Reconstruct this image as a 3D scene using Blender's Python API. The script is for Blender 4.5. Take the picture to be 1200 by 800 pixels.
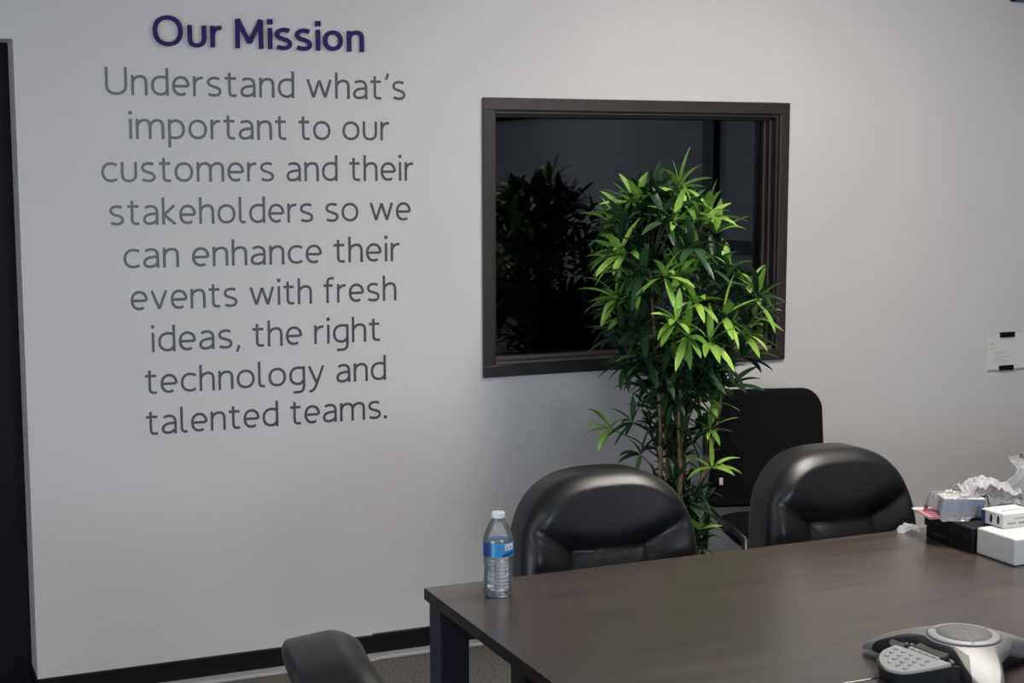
import bpy, bmesh, math, random
from mathutils import Vector, Matrix
from math import sin, cos, pi, radians, sqrt, atan2

for o in list(bpy.data.objects):
    bpy.data.objects.remove(o)
scene = bpy.context.scene
COL = scene.collection
random.seed(7)

# ------------------------------------------------------------------ camera
cam_d = bpy.data.cameras.new('camera')
cam_d.sensor_width = 36.0
cam_d.lens = 1754.0 / 1200.0 * 36.0
cam_d.clip_start = 0.05
cam = bpy.data.objects.new('camera', cam_d)
COL.objects.link(cam)
cam.location = (0.0, -4.6647, 1.655)
cam.rotation_euler = (radians(90 - 6.8273), 0, radians(66.1723 - 90))
scene.camera = cam

# ------------------------------------------------------------------ light
scene.view_settings.view_transform = 'Standard'
scene.view_settings.look = 'None'
scene.view_settings.gamma = 1.0
scene.view_settings.use_curve_mapping = False
scene.view_settings.exposure = 0.0
TROFFER_POWER = 32.0       # emission of the lit ceiling light
FILL_PANEL_POWER = 7.0         # two unseen fill panels, added to brighten the left wall and the shades
DAY_POWER = 160.0
SIDE_POWER = 120.0        # daylight through the tall window in the left wall          # soft bluish daylight through the far window

world = bpy.data.worlds.new('world'); scene.world = world
world.use_nodes = True
bg = world.node_tree.nodes['Background']
bg.inputs[0].default_value = (0.55, 0.70, 1.0, 1); bg.inputs[1].default_value = 0.6

day = bpy.data.lights.new('daylight', 'AREA')
day.shape = 'RECTANGLE'; day.size = 2.6; day.size_y = 1.3
day.energy = DAY_POWER; day.color = (0.72, 0.84, 1.0)
day_o = bpy.data.objects.new('daylight', day); COL.objects.link(day_o)
day_o.location = (1.8, -10.3, 1.6); day_o.rotation_euler = (radians(90), 0, 0)

side = bpy.data.lights.new('daylight_side', 'AREA')
side.shape = 'RECTANGLE'; side.size = 3.0; side.size_y = 1.1
side.energy = SIDE_POWER; side.color = (0.78, 0.88, 1.0)
side_o = bpy.data.objects.new('daylight_side', side); COL.objects.link(side_o)
side_o.location = (-2.5, -4.0, 0.62); side_o.rotation_euler = (radians(90), 0, radians(-90))

# ------------------------------------------------------------------ materials
def mat(name, color, rough=0.5, metal=0.0, spec=0.5, noise=None, bump=None, coat=0.0):
    """noise = (scale, amount) mottles the colour; bump = (scale, strength, distance)."""
    m = bpy.data.materials.new(name); m.use_nodes = True
    nt = m.node_tree; b = nt.nodes['Principled BSDF']
    c = (*color, 1)
    b.inputs['Base Color'].default_value = c
    b.inputs['Roughness'].default_value = rough
    b.inputs['Metallic'].default_value = metal
    b.inputs['Specular IOR Level'].default_value = spec
    b.inputs['Coat Weight'].default_value = coat
    if noise or bump:
        tc = nt.nodes.new('ShaderNodeTexCoord')
    if noise:
        n = nt.nodes.new('ShaderNodeTexNoise'); n.inputs['Scale'].default_value = noise[0]
        n.inputs['Detail'].default_value = 5
        nt.links.new(tc.outputs['Object'], n.inputs['Vector'])
        r = nt.nodes.new('ShaderNodeValToRGB')
        a = noise[1]
        r.color_ramp.elements[0].position = 0.3; r.color_ramp.elements[1].position = 0.7
        r.color_ramp.elements[0].color = (*[x * (1 - a) for x in color], 1)
        r.color_ramp.elements[1].color = (*[min(1, x * (1 + a)) for x in color], 1)
        nt.links.new(n.outputs['Fac'], r.inputs['Fac'])
        nt.links.new(r.outputs['Color'], b.inputs['Base Color'])
    if bump:
        n2 = nt.nodes.new('ShaderNodeTexNoise'); n2.inputs['Scale'].default_value = bump[0]
        n2.inputs['Detail'].default_value = 4
        nt.links.new(tc.outputs['Object'], n2.inputs['Vector'])
        bp = nt.nodes.new('ShaderNodeBump'); bp.inputs['Strength'].default_value = bump[1]
        bp.inputs['Distance'].default_value = bump[2]
        nt.links.new(n2.outputs['Fac'], bp.inputs['Height'])
        nt.links.new(bp.outputs['Normal'], b.inputs['Normal'])
    return m

def emit(name, color, strength):
    m = bpy.data.materials.new(name); m.use_nodes = True
    nt = m.node_tree; nt.nodes.clear()
    e = nt.nodes.new('ShaderNodeEmission'); e.inputs[0].default_value = (*color, 1); e.inputs[1].default_value = strength
    o = nt.nodes.new('ShaderNodeOutputMaterial'); nt.links.new(e.outputs[0], o.inputs[0])
    return m

def glass(name, color=(1, 1, 1), ior=1.45, rough=0.0):
    m = bpy.data.materials.new(name); m.use_nodes = True
    nt = m.node_tree; nt.nodes.clear()
    g = nt.nodes.new('ShaderNodeBsdfGlass'); g.inputs['Color'].default_value = (*color, 1)
    g.inputs['IOR'].default_value = ior; g.inputs['Roughness'].default_value = rough
    o = nt.nodes.new('ShaderNodeOutputMaterial'); nt.links.new(g.outputs[0], o.inputs[0])
    return m

def film(name, tint, clear, rough, white=0.0):
    """thin clear plastic: see-through, glossy by its facing angle, a little milky."""
    m = bpy.data.materials.new(name); m.use_nodes = True
    nt = m.node_tree; nt.nodes.clear()
    t = nt.nodes.new('ShaderNodeBsdfTransparent'); t.inputs[0].default_value = (*tint, 1)
    d = nt.nodes.new('ShaderNodeBsdfDiffuse'); d.inputs[0].default_value = (0.9, 0.9, 0.92, 1)
    tr = nt.nodes.new('ShaderNodeBsdfTranslucent'); tr.inputs[0].default_value = (0.9, 0.9, 0.92, 1)
    md = nt.nodes.new('ShaderNodeMixShader'); md.inputs[0].default_value = 0.4
    nt.links.new(d.outputs[0], md.inputs[1]); nt.links.new(tr.outputs[0], md.inputs[2])
    mw = nt.nodes.new('ShaderNodeMixShader'); mw.inputs[0].default_value = white
    nt.links.new(t.outputs[0], mw.inputs[1]); nt.links.new(md.outputs[0], mw.inputs[2])
    g = nt.nodes.new('ShaderNodeBsdfGlossy'); g.inputs['Roughness'].default_value = rough
    lw = nt.nodes.new('ShaderNodeFresnel'); lw.inputs[0].default_value = clear
    mx = nt.nodes.new('ShaderNodeMixShader')
    nt.links.new(lw.outputs[0], mx.inputs[0]); nt.links.new(mw.outputs[0], mx.inputs[1]); nt.links.new(g.outputs[0], mx.inputs[2])
    o = nt.nodes.new('ShaderNodeOutputMaterial'); nt.links.new(mx.outputs[0], o.inputs[0])
    return m

def film_bump(m, scale, strength, dist):
    nt = m.node_tree
    tc = nt.nodes.new('ShaderNodeTexCoord'); n = nt.nodes.new('ShaderNodeTexNoise')
    n.inputs['Scale'].default_value = scale; n.inputs['Detail'].default_value = 3; n.inputs['Distortion'].default_value = 1.5
    b = nt.nodes.new('ShaderNodeBump'); b.inputs['Strength'].default_value = strength; b.inputs['Distance'].default_value = dist
    nt.links.new(tc.outputs['Object'], n.inputs['Vector']); nt.links.new(n.outputs['Fac'], b.inputs['Height'])
    for nd in nt.nodes:
        if nd.type in ('BSDF_GLOSSY', 'BSDF_DIFFUSE', 'FRESNEL', 'BSDF_TRANSLUCENT'): nt.links.new(b.outputs[0], nd.inputs['Normal'])

M = {}
M['wall'] = mat('wall_paint', (0.60, 0.582, 0.565), 0.75, noise=(3.0, 0.015), bump=(260, 0.06, 0.002))
M['wall_dark'] = mat('charcoal_and_unlit_wall', (0.012, 0.012, 0.013), 0.8)
M['ceiling'] = mat('ceiling_tile', (0.66, 0.65, 0.63), 0.9, noise=(40, 0.06))
M['grid'] = mat('ceiling_grid', (0.7, 0.7, 0.68), 0.5)
M['carpet'] = mat('carpet', (0.15, 0.14, 0.125), 0.95, spec=0.1, noise=(90, 0.35), bump=(350, 0.8, 0.006))
M['vinyl_base'] = mat('black_vinyl', (0.004, 0.004, 0.005), 0.5, spec=0.25)
M['strip'] = mat('pale_strip', (0.42, 0.41, 0.41), 0.45)
M['blackout'] = mat('blackout_black', (0.006, 0.006, 0.007), 0.6, spec=0.2)
M['bronze'] = mat('dark_brown_frame', (0.027, 0.022, 0.0195), 0.42, noise=(8, 0.15))
M['bronze_sill'] = mat('brown_sill', (0.13, 0.107, 0.096), 0.4)
M['pane'] = glass('window_glass', (0.93, 0.95, 0.96), 1.52)
M['black_frame'] = mat('black_partition_frame', (0.006, 0.006, 0.006), 0.5)
M['shade'] = mat('grey_roller_shade', (0.58, 0.60, 0.64), 0.9)
M['purple'] = mat('purple_letter_face', (0.022, 0.008, 0.10), 0.55, spec=0.2, noise=(60, 0.2))
M['grey_vinyl'] = mat('grey_vinyl', (0.07, 0.07, 0.078), 0.34, spec=0.5)
M['leather'] = mat('black_leather', (0.009, 0.009, 0.010), 0.37, spec=0.5, bump=(160, 0.12, 0.002))
M['plastic_black'] = mat('black_plastic', (0.012, 0.012, 0.013), 0.45, bump=(300, 0.05, 0.001))
M['fabric_black'] = mat('black_fabric', (0.007, 0.007, 0.0075), 0.95, spec=0.1, bump=(500, 0.5, 0.001))
M['metal_black'] = mat('black_metal', (0.010, 0.010, 0.012), 0.4)
M['chrome'] = mat('chrome', (0.6, 0.6, 0.62), 0.2, metal=1.0)
M['tag_white'] = mat('white_tag', (0.75, 0.75, 0.76), 0.5)
M['leg'] = mat('navy_black_leg', (0.013, 0.015, 0.022), 0.45, spec=0.35)
M['edge'] = mat('table_edge_band', (0.009, 0.008, 0.008), 0.5)
M['cane'] = mat('bamboo_cane', (0.20, 0.135, 0.062), 0.55, noise=(30, 0.35))
M['twig'] = mat('green_twig', (0.045, 0.055, 0.02), 0.6)
M['pot'] = mat('black_pot', (0.02, 0.02, 0.02), 0.5, noise=(10, 0.1))
M['moss'] = mat('moss', (0.05, 0.06, 0.025), 0.95, noise=(40, 0.5), bump=(80, 1.0, 0.02))
M['bottle'] = film('clear_bottle_plastic', (0.96, 0.97, 0.98), 1.45, 0.05, 0.19)
M['water'] = glass('water', (0.97, 0.985, 1.0), 1.33)
M['cap'] = mat('white_cap', (0.72, 0.72, 0.72), 0.45)
M['label_blue'] = mat('blue_label', (0.03, 0.26, 0.52), 0.35)
M['label_white'] = mat('white_label', (0.72, 0.78, 0.82), 0.4)
M['label_grey'] = mat('grey_print', (0.20, 0.24, 0.30), 0.5)
M['label_navy'] = mat('navy_print', (0.012, 0.04, 0.2), 0.4)
M['silver'] = mat('silver_plastic', (0.215, 0.215, 0.21), 0.36, spec=0.5)
M['silver_light'] = mat('light_silver_plastic', (0.40, 0.40, 0.395), 0.36)
M['mesh_grey'] = mat('grey_speaker_mesh', (0.17, 0.17, 0.168), 0.6, bump=(900, 0.5, 0.001))
M['key'] = mat('silver_key', (0.40, 0.40, 0.42), 0.4)
M['lcd'] = mat('grey_green_display', (0.075, 0.08, 0.065), 0.25)
M['line_dark'] = mat('dark_line', (0.05, 0.05, 0.05), 0.6)
M['box_black'] = mat('black_card', (0.006, 0.006, 0.0065), 0.55, spec=0.3)
M['box_white'] = mat('white_card', (0.70, 0.69, 0.66), 0.55, noise=(20, 0.02))
M['print_grey'] = mat('grey_ink', (0.33, 0.32, 0.31), 0.7)
M['print_black'] = mat('black_ink', (0.01, 0.01, 0.012), 0.6)
M['pink'] = mat('pink_paper', (0.62, 0.20, 0.25), 0.6)
M['blue_box'] = mat('blue_grey_card', (0.20, 0.255, 0.36), 0.5)
M['bag'] = film('clear_plastic_bag', (0.97, 0.97, 0.98), 1.5, 0.14, 0.30)
film_bump(M['bag'], 30, 0.5, 0.008)
M['tissue'] = film('milky_plastic', (0.95, 0.95, 0.96), 1.4, 0.25, 0.72)
film_bump(M['tissue'], 50, 0.7, 0.01)
M['paper'] = mat('white_paper', (0.66, 0.65, 0.635), 0.7)
M['paper_line'] = mat('faint_print_and_shadow', (0.44, 0.43, 0.42), 0.7)
M['paper_red'] = mat('red_print', (0.50, 0.30, 0.25), 0.7)
M['tape'] = mat('black_clip', (0.004, 0.004, 0.004), 0.6, spec=0.2)
M['sign_blue'] = mat('slate_blue_panel', (0.045, 0.095, 0.14), 0.5)

def leaf_mat(name, dark, light):
    m = bpy.data.materials.new(name); m.use_nodes = True
    nt = m.node_tree; b = nt.nodes['Principled BSDF']
    g = nt.nodes.new('ShaderNodeNewGeometry')
    r = nt.nodes.new('ShaderNodeValToRGB')
    r.color_ramp.elements[0].color = (*dark, 1); r.color_ramp.elements[1].color = (*light, 1)
    nt.links.new(g.outputs['Random Per Island'], r.inputs['Fac'])
    nt.links.new(r.outputs['Color'], b.inputs['Base Color'])
    b.inputs['Roughness'].default_value = 0.42
    b.inputs['Specular IOR Level'].default_value = 0.4
    return m
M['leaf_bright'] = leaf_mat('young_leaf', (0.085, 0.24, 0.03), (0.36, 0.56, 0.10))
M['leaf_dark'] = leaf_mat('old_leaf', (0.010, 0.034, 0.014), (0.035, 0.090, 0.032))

def wood_mat():
    m = bpy.data.materials.new('dark_walnut_laminate'); m.use_nodes = True
    nt = m.node_tree; b = nt.nodes['Principled BSDF']
    tc = nt.nodes.new('ShaderNodeTexCoord'); mp = nt.nodes.new('ShaderNodeMapping')
    mp.inputs['Scale'].default_value = (1.2, 22, 22)
    n = nt.nodes.new('ShaderNodeTexNoise'); n.inputs['Scale'].default_value = 3; n.inputs['Detail'].default_value = 8
    n.inputs['Distortion'].default_value = 0.6
    r = nt.nodes.new('ShaderNodeValToRGB')
    r.color_ramp.elements[0].position = 0.32; r.color_ramp.elements[1].position = 0.72
    r.color_ramp.elements[0].color = (0.048, 0.037, 0.031, 1); r.color_ramp.elements[1].color = (0.088, 0.068, 0.058, 1)
    nt.links.new(tc.outputs['Object'], mp.inputs['Vector']); nt.links.new(mp.outputs[0], n.inputs['Vector'])
    nt.links.new(n.outputs['Fac'], r.inputs['Fac']); nt.links.new(r.outputs['Color'], b.inputs['Base Color'])
    b.inputs['Roughness'].default_value = 0.27
    b.inputs['Specular IOR Level'].default_value = 1.0
    return m
M['wood'] = wood_mat()

# ------------------------------------------------------------------ helpers
def new_bm(): return bmesh.new()

def obj(name, bm, m, parent=None, smooth=False, loc=None, rot=None, recalc=True):
    if recalc: bmesh.ops.recalc_face_normals(bm, faces=bm.faces)
    me = bpy.data.meshes.new(name); bm.to_mesh(me); bm.free()
    for mm in (m if isinstance(m, (list, tuple)) else [m]): me.materials.append(mm)
    if smooth:
        for p in me.polygons: p.use_smooth = True
    o = bpy.data.objects.new(name, me); COL.objects.link(o)
    if parent: o.parent = parent
    if loc: o.location = loc
    if rot: o.rotation_euler = rot
    return o

def tag(o, label=None, cat=None, group=None, kind=None):
    if label: o['label'] = label
    if cat: o['category'] = cat
    if group: o['group'] = group
    if kind: o['kind'] = kind
    return o

def thing(name, label, cat, loc=(0, 0, 0), rz=0.0, group=None):
    o = bpy.data.objects.new(name, None); COL.objects.link(o)
    o.empty_display_size = 0.1; o.location = loc; o.rotation_euler = (0, 0, rz)
    return tag(o, label, cat, group)

def struct(name, bm, m, parent=None, **k):
    o = obj(name, bm, m, parent, **k)
    if parent is None: o['kind'] = 'structure'
    return o

def dup(root, loc, rz, label, group=None):
    r = root.copy(); COL.objects.link(r); r.location = loc; r.rotation_euler = (0, 0, rz); r['label'] = label
    if group: r['group'] = group
    for ch in list(root.children):
        c = ch.copy(); COL.objects.link(c); c.parent = r
        for g in list(ch.children):
            d = g.copy(); COL.objects.link(d); d.parent = c
    return r

def box(bm, x0, x1, y0, y1, z0, z1, bevel=0.0, mi=0, seg=2, M4=None):
    vs = [bm.verts.new((x, y, z)) for x in (x0, x1) for y in (y0, y1) for z in (z0, z1)]
    F = [(0, 1, 3, 2), (4, 6, 7, 5), (0, 4, 5, 1), (2, 3, 7, 6), (0, 2, 6, 4), (1, 5, 7, 3)]
    fs = [bm.faces.new([vs[i] for i in f]) for f in F]
    for f in fs: f.material_index = mi
    bmesh.ops.recalc_face_normals(bm, faces=fs)
    if bevel:
        es = list({e for f in fs for e in f.edges})
        r = bmesh.ops.bevel(bm, geom=es, offset=bevel, segments=seg, affect='EDGES', profile=0.5)
        vs = list({v for f in r['faces'] for v in f.verts} | {v for v in vs if v.is_valid})
        for v in vs:
            for f in v.link_faces: f.material_index = mi
    if M4 is not None:
        for v in vs: v.co = M4 @ v.co
    return vs

def tube(bm, pts, rad, n=10, caps=True, mi=0):
    pts = [Vector(p) for p in pts]
    rads = rad if isinstance(rad, (list, tuple)) else [rad] * len(pts)
    rings = []; prev = None
    for i, p in enumerate(pts):
        t = (pts[min(i + 1, len(pts) - 1)] - pts[max(i - 1, 0)]).normalized()
        if prev is None:
            a = Vector((0, 0, 1)) if abs(t.z) < 0.9 else Vector((1, 0, 0))
            u = t.cross(a).normalized()
        else:
            u = (prev - t * prev.dot(t)).normalized()
        prev = u; w = t.cross(u)
        rings.append([bm.verts.new(p + (u * cos(2 * pi * k / n) + w * sin(2 * pi * k / n)) * rads[i]) for k in range(n)])
    for a, b in zip(rings, rings[1:]):
        for k in range(n):
            bm.faces.new((a[k], a[(k + 1) % n], b[(k + 1) % n], b[k])).material_index = mi
    if caps:
        bm.faces.new(rings[0][::-1]).material_index = mi
        bm.faces.new(rings[-1]).material_index = mi

def lathe(bm, prof, n=40, c=(0, 0), cap0=True, cap1=True, mi=0, rfun=None):
    rings = []
    for r, z in prof:
        ring = []
        for k in range(n):
            a = 2 * pi * k / n
            rr = r * (rfun(a, z) if rfun else 1)
            ring.append(bm.verts.new((c[0] + rr * cos(a), c[1] + rr * sin(a), z)))
        rings.append(ring)
    for a, b in zip(rings, rings[1:]):
        for k in range(n):
            bm.faces.new((a[k], a[(k + 1) % n], b[(k + 1) % n], b[k])).material_index = mi
    if cap0: bm.faces.new(rings[0][::-1]).material_index = mi
    if cap1: bm.faces.new(rings[-1]).material_index = mi

def prism(bm, poly, z0, z1, mi=0, M4=None):
    f = M4 or Matrix.Identity(4)
    a = [bm.verts.new(f @ Vector((x, y, z0))) for x, y in poly]
    b = [bm.verts.new(f @ Vector((x, y, z1))) for x, y in poly]
    n = len(poly)
    bm.faces.new(a[::-1]).material_index = mi; bm.faces.new(b).material_index = mi
    for k in range(n): bm.faces.new((a[k], a[(k + 1) % n], b[(k + 1) % n], b[k])).material_index = mi

# ================================================================== STRUCTURE
CEIL = 2.75; X0, X1, Y0 = -2.2, 6.0, -10.0; TH = 0.155
DX0, DX1, DZ = -0.45, 0.463, 2.013                 # doorway
WX0, WX1, WZ0, WZ1 = 1.988, 3.128, 0.965, 1.830     # hole of the interior window

bm = new_bm()
box(bm, X0, DX0, 0, TH, 0, CEIL)
box(bm, DX0, DX1, 0, TH, DZ, CEIL)
box(bm, DX1, WX0, 0, TH, 0, CEIL)
box(bm, WX0, WX1, 0, TH, 0, WZ0)
box(bm, WX0, WX1, 0, TH, WZ1, CEIL)
box(bm, WX1, X1, 0, TH, 0, CEIL)
struct('wall_back', bm, M['wall'])

bm = new_bm(); box(bm, X0 - 0.15, X1 + 0.15, Y0 - 0.15, 3.4, -0.1, 0); struct('floor', bm, M['carpet'])
bm = new_bm(); box(bm, X0 - 0.15, X1 + 0.15, Y0 - 0.15, 3.4, CEIL, CEIL + 0.1)
for k in range(1, 14):
    x = X0 + 0.61 * k
    if x < X1: box(bm, x - 0.012, x + 0.012, Y0, 0, CEIL - 0.006, CEIL + 0.001, mi=1)
for k in range(1, 8):
    y = -1.22 * k
    if y > Y0: box(bm, X0, X1, y - 0.012, y + 0.012, CEIL - 0.006, CEIL + 0.001, mi=1)
struct('ceiling', bm, [M['ceiling'], M['grid']])
bm = new_bm()
box(bm, X0 - 0.15, X0, Y0, -5.5, 0, CEIL); box(bm, X0 - 0.15, X0, -2.5, TH, 0, CEIL)
box(bm, X0 - 0.15, X0, -5.5, -2.5, 0, 0.12); box(bm, X0 - 0.15, X0, -5.5, -2.5, 2.1, CEIL)
struct('wall_left', bm, M['wall'])
w4 = thing('window_4', None, None, (X0 - 0.05, 0, 0)); w4['kind'] = 'structure'
bm = new_bm()
for y in (-5.5, -4.52, -3.53, -2.55): box(bm, -0.04, 0.04, y, y + 0.05, 0.12, 2.1)
box(bm, -0.04, 0.04, -5.45, -2.55, 0.12, 0.17); box(bm, -0.04, 0.04, -5.45, -2.55, 2.05, 2.1)
obj('window_frame', bm, M['black_frame'], w4)

# right wall, charcoal, with an opening for the glazed partition
GY0, GY1, GZ1 = -9.75, -4.30, 2.12
bm = new_bm()
box(bm, X1, X1 + 0.15, Y0, GY0, 0, CEIL); box(bm, X1, X1 + 0.15, GY1, TH, 0, CEIL)
box(bm, X1, X1 + 0.15, GY0, GY1, GZ1, CEIL)
struct('wall_right', bm, M['wall_dark'])
w2 = thing('window_2', None, None, (X1, 0, 0)); w2['kind'] = 'structure'
bm = new_bm()
box(bm, -0.01, 0.09, GY0, GY1, 2.065, GZ1); box(bm, -0.01, 0.09, GY0, GY1, 0, 0.42)
box(bm, -0.01, 0.09, -5.157, -4.997, 0.42, 2.065); box(bm, -0.01, 0.09, -4.384, GY1, 0.42, 2.065)
box(bm, -0.01, 0.09, GY0, GY0 + 0.08, 0.42, 2.065)
box(bm, -0.01, 0.09, -4.997, -4.384, 0.98, 1.075); box(bm, -0.01, 0.09, -4.997, -4.384, 0.42, 0.857)
obj('window_frame', bm, M['black_frame'], w2)
bm = new_bm()
box(bm, 0.05, 0.07, GY0 + 0.08, -5.157, 0.42, 2.065); box(bm, 0.05, 0.07, -4.997, -4.384, 1.075, 2.065)
box(bm, 0.05, 0.07, -4.997, -4.384, 0.857, 0.98)
obj('roller_shade', bm, M['shade'], w2)

# wall behind the camera, with a daylight window
bm = new_bm()
box(bm, X0, 0.3, Y0 - 0.15, Y0, 0, CEIL); box(bm, 3.3, X1, Y0 - 0.15, Y0, 0, CEIL)
box(bm, 0.3, 3.3, Y0 - 0.15, Y0, 0, 0.9); box(bm, 0.3, 3.3, Y0 - 0.15, Y0, 2.3, CEIL)
struct('wall_front', bm, M['wall'])
w3 = thing('window_3', None, None, (0, Y0 - 0.05, 0)); w3['kind'] = 'structure'
bm = new_bm()
for x in (0.3, 1.775, 3.25): box(bm, x, x + 0.05, -0.04, 0.04, 0.9, 2.3)
box(bm, 0.3, 3.3, -0.04, 0.04, 0.9, 0.95); box(bm, 0.3, 3.3, -0.04, 0.04, 2.25, 2.3)
obj('window_frame', bm, M['black_frame'], w3)

# unlit room beyond the interior window, its darkness put into the wall colour
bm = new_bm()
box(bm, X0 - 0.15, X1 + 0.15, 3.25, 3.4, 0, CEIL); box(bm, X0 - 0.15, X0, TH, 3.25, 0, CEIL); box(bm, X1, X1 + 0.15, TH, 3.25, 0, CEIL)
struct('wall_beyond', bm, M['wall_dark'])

# black leaf closing the doorway, added for the darkness beyond it
d1 = thing('doorway_blackout', None, None, (DX1, TH, 0)); d1['kind'] = 'structure'
bm = new_bm(); box(bm, DX0 - DX1 - 0.02, 0.02, 0.004, 0.048, 0.004, DZ + 0.02, bevel=0.002)
obj('blackout_leaf', bm, M['blackout'], d1)
bm = new_bm(); tube(bm, [(-0.83, 0.005, 1.0), (-0.83, -0.05, 1.0), (-0.72, -0.055, 1.0)], 0.009)
obj('blackout_handle', bm, M['metal_black'], d1, smooth=True)

# baseboard: two lengths of black vinyl that meet at a seam, wrapping into the doorway
def baseboard(name, x0, x1, z1, extra=None):
    bm = new_bm()
    prof = [(0, 0.012), (-0.0065, 0.012), (-0.0065, z1 - 0.004), (-0.003, z1), (0, z1)]
    a = [bm.verts.new((x0, y, z)) for y, z in prof]; b = [bm.verts.new((x1, y, z)) for y, z in prof]
    n = len(prof)
    bm.faces.new(a); bm.faces.new(b[::-1])
    for k in range(n): bm.faces.new((a[k], a[(k + 1) % n], b[(k + 1) % n], b[k]))
    if extra: extra(bm)
    return struct(name, bm, M['vinyl_base'])
baseboard('baseboard_back_left', DX1 - 0.004, 1.545, 0.0745,
          lambda bm: box(bm, DX1 - 0.0065, DX1, -0.0065, TH, 0.012, 0.0745))
baseboard('baseboard_back', 1.5455, X1, 0.0785)
baseboard('baseboard_back_far', X0, DX0, 0.0745)
bm = new_bm(); box(bm, DX1 - 0.008, 1.545, -0.054, 0, 0, 0.011, bevel=0.003); struct('trim_1', bm, M['strip'])
bm = new_bm(); box(bm, X0, DX0, -0.054, 0, 0, 0.011, bevel=0.003); struct('trim_3', bm, M['strip'])
bm = new_bm(); box(bm, 1.5455, X1, -0.048, 0, 0, 0.012, bevel=0.003); struct('trim_2', bm, M['strip'])

# interior window: casing, stepped jamb and stop, sill, pane
w1 = thing('window_1', None, None, (0, 0, 0)); w1['kind'] = 'structure'
def frame_ring(bm, x0, x1, z0, z1, w, y0, y1, bevel=0.002):
    box(bm, x0, x1, y0, y1, z1 - w, z1, bevel); box(bm, x0, x1, y0, y1, z0, z0 + w, bevel)
    box(bm, x0, x0 + w, y0, y1, z0 + w * 0.98, z1 - w * 0.98, bevel); box(bm, x1 - w, x1, y0, y1, z0 + w * 0.98, z1 - w * 0.98, bevel)
CX0, CX1, CZ0, CZ1 = 1.950, 3.168, 0.925, 1.870
bm = new_bm(); frame_ring(bm, CX0, CX1, CZ0, CZ1, 0.042, -0.012, 0.0, 0.003)
obj('window_casing', bm, M['bronze'], w1)
JX0, JX1, JZ0, JZ1 = CX0 + 0.038, CX1 - 0.040, CZ0 + 0.040, CZ1 - 0.040
bm = new_bm()
box(bm, JX0 + 0.0005, JX0 + 0.012, 0, TH, JZ0, JZ1); box(bm, JX1 - 0.012, JX1 - 0.0005, 0, TH, JZ0, JZ1)
box(bm, JX0 + 0.012, JX1 - 0.012, 0, TH, JZ1 - 0.012, JZ1 - 0.0005)
# glazing stop, two steps
box(bm, JX1 - 0.022, JX1 - 0.012, 0.026, 0.068, JZ0 + 0.012, JZ1 - 0.012, 0.002)
box(bm, JX1 - 0.034, JX1 - 0.022, 0.046, 0.068, JZ0 + 0.012, JZ1 - 0.012, 0.002)
box(bm, JX0 + 0.012, JX0 + 0.022, 0.026, 0.068, JZ0 + 0.012, JZ1 - 0.012, 0.002)
box(bm, JX0 + 0.012, JX1 - 0.012, 0.026, 0.068, JZ1 - 0.024, JZ1 - 0.012, 0.002)
obj('window_jamb', bm, M['bronze'], w1)
bm = new_bm()
box(bm, JX0 + 0.001, JX1 - 0.001, 0, TH, JZ0 + 0.0005, JZ0 + 0.012, 0.001)
box(bm, JX0 + 0.012, JX1 - 0.022, 0.026, 0.068, JZ0 + 0.012, JZ0 + 0.026, 0.002)
obj('window_sill', bm, M['bronze_sill'], w1)
bm = new_bm(); box(bm, JX0 + 0.010, JX1 - 0.010, 0.069, 0.075, JZ0 + 0.010, JZ1 - 0.010)
obj('window_pane', bm, M['pane'], w1)

# ================================================================== LETTERING
def EL(cx, cy, rx, ry, a0, a1, p=2.2, n=22):
    out = []
    for i in range(n + 1):
        a = radians(a0 + (a1 - a0) * i / n); c, s = cos(a), sin(a)
        out.append((cx + rx * math.copysign(abs(c) ** (2 / p), c), cy + ry * math.copysign(abs(s) ** (2 / p), s)))
    return out
def bez(p0, p1, p2, p3, n=14):
    r = []
    for i in range(n + 1):
        t = i / n; u = 1 - t
        r.append(tuple(u**3 * a + 3*u*u*t * b + 3*u*t*t * c + t**3 * d for a, b, c, d in zip(p0, p1, p2, p3)))
    return r
AS = 1.37
def arch(x0, x1, y0=0.5):      # n-arch from stem x0 to x1
    m = (x0 + x1) / 2
    return bez((x0, y0), (x0, 0.80), (m - 0.16, 0.935), (m + 0.04, 0.935)) + bez((m + 0.04, 0.935), (x1 - 0.05, 0.935), (x1, 0.80), (x1, 0.58))[1:] + [(x1, 0)]
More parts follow.
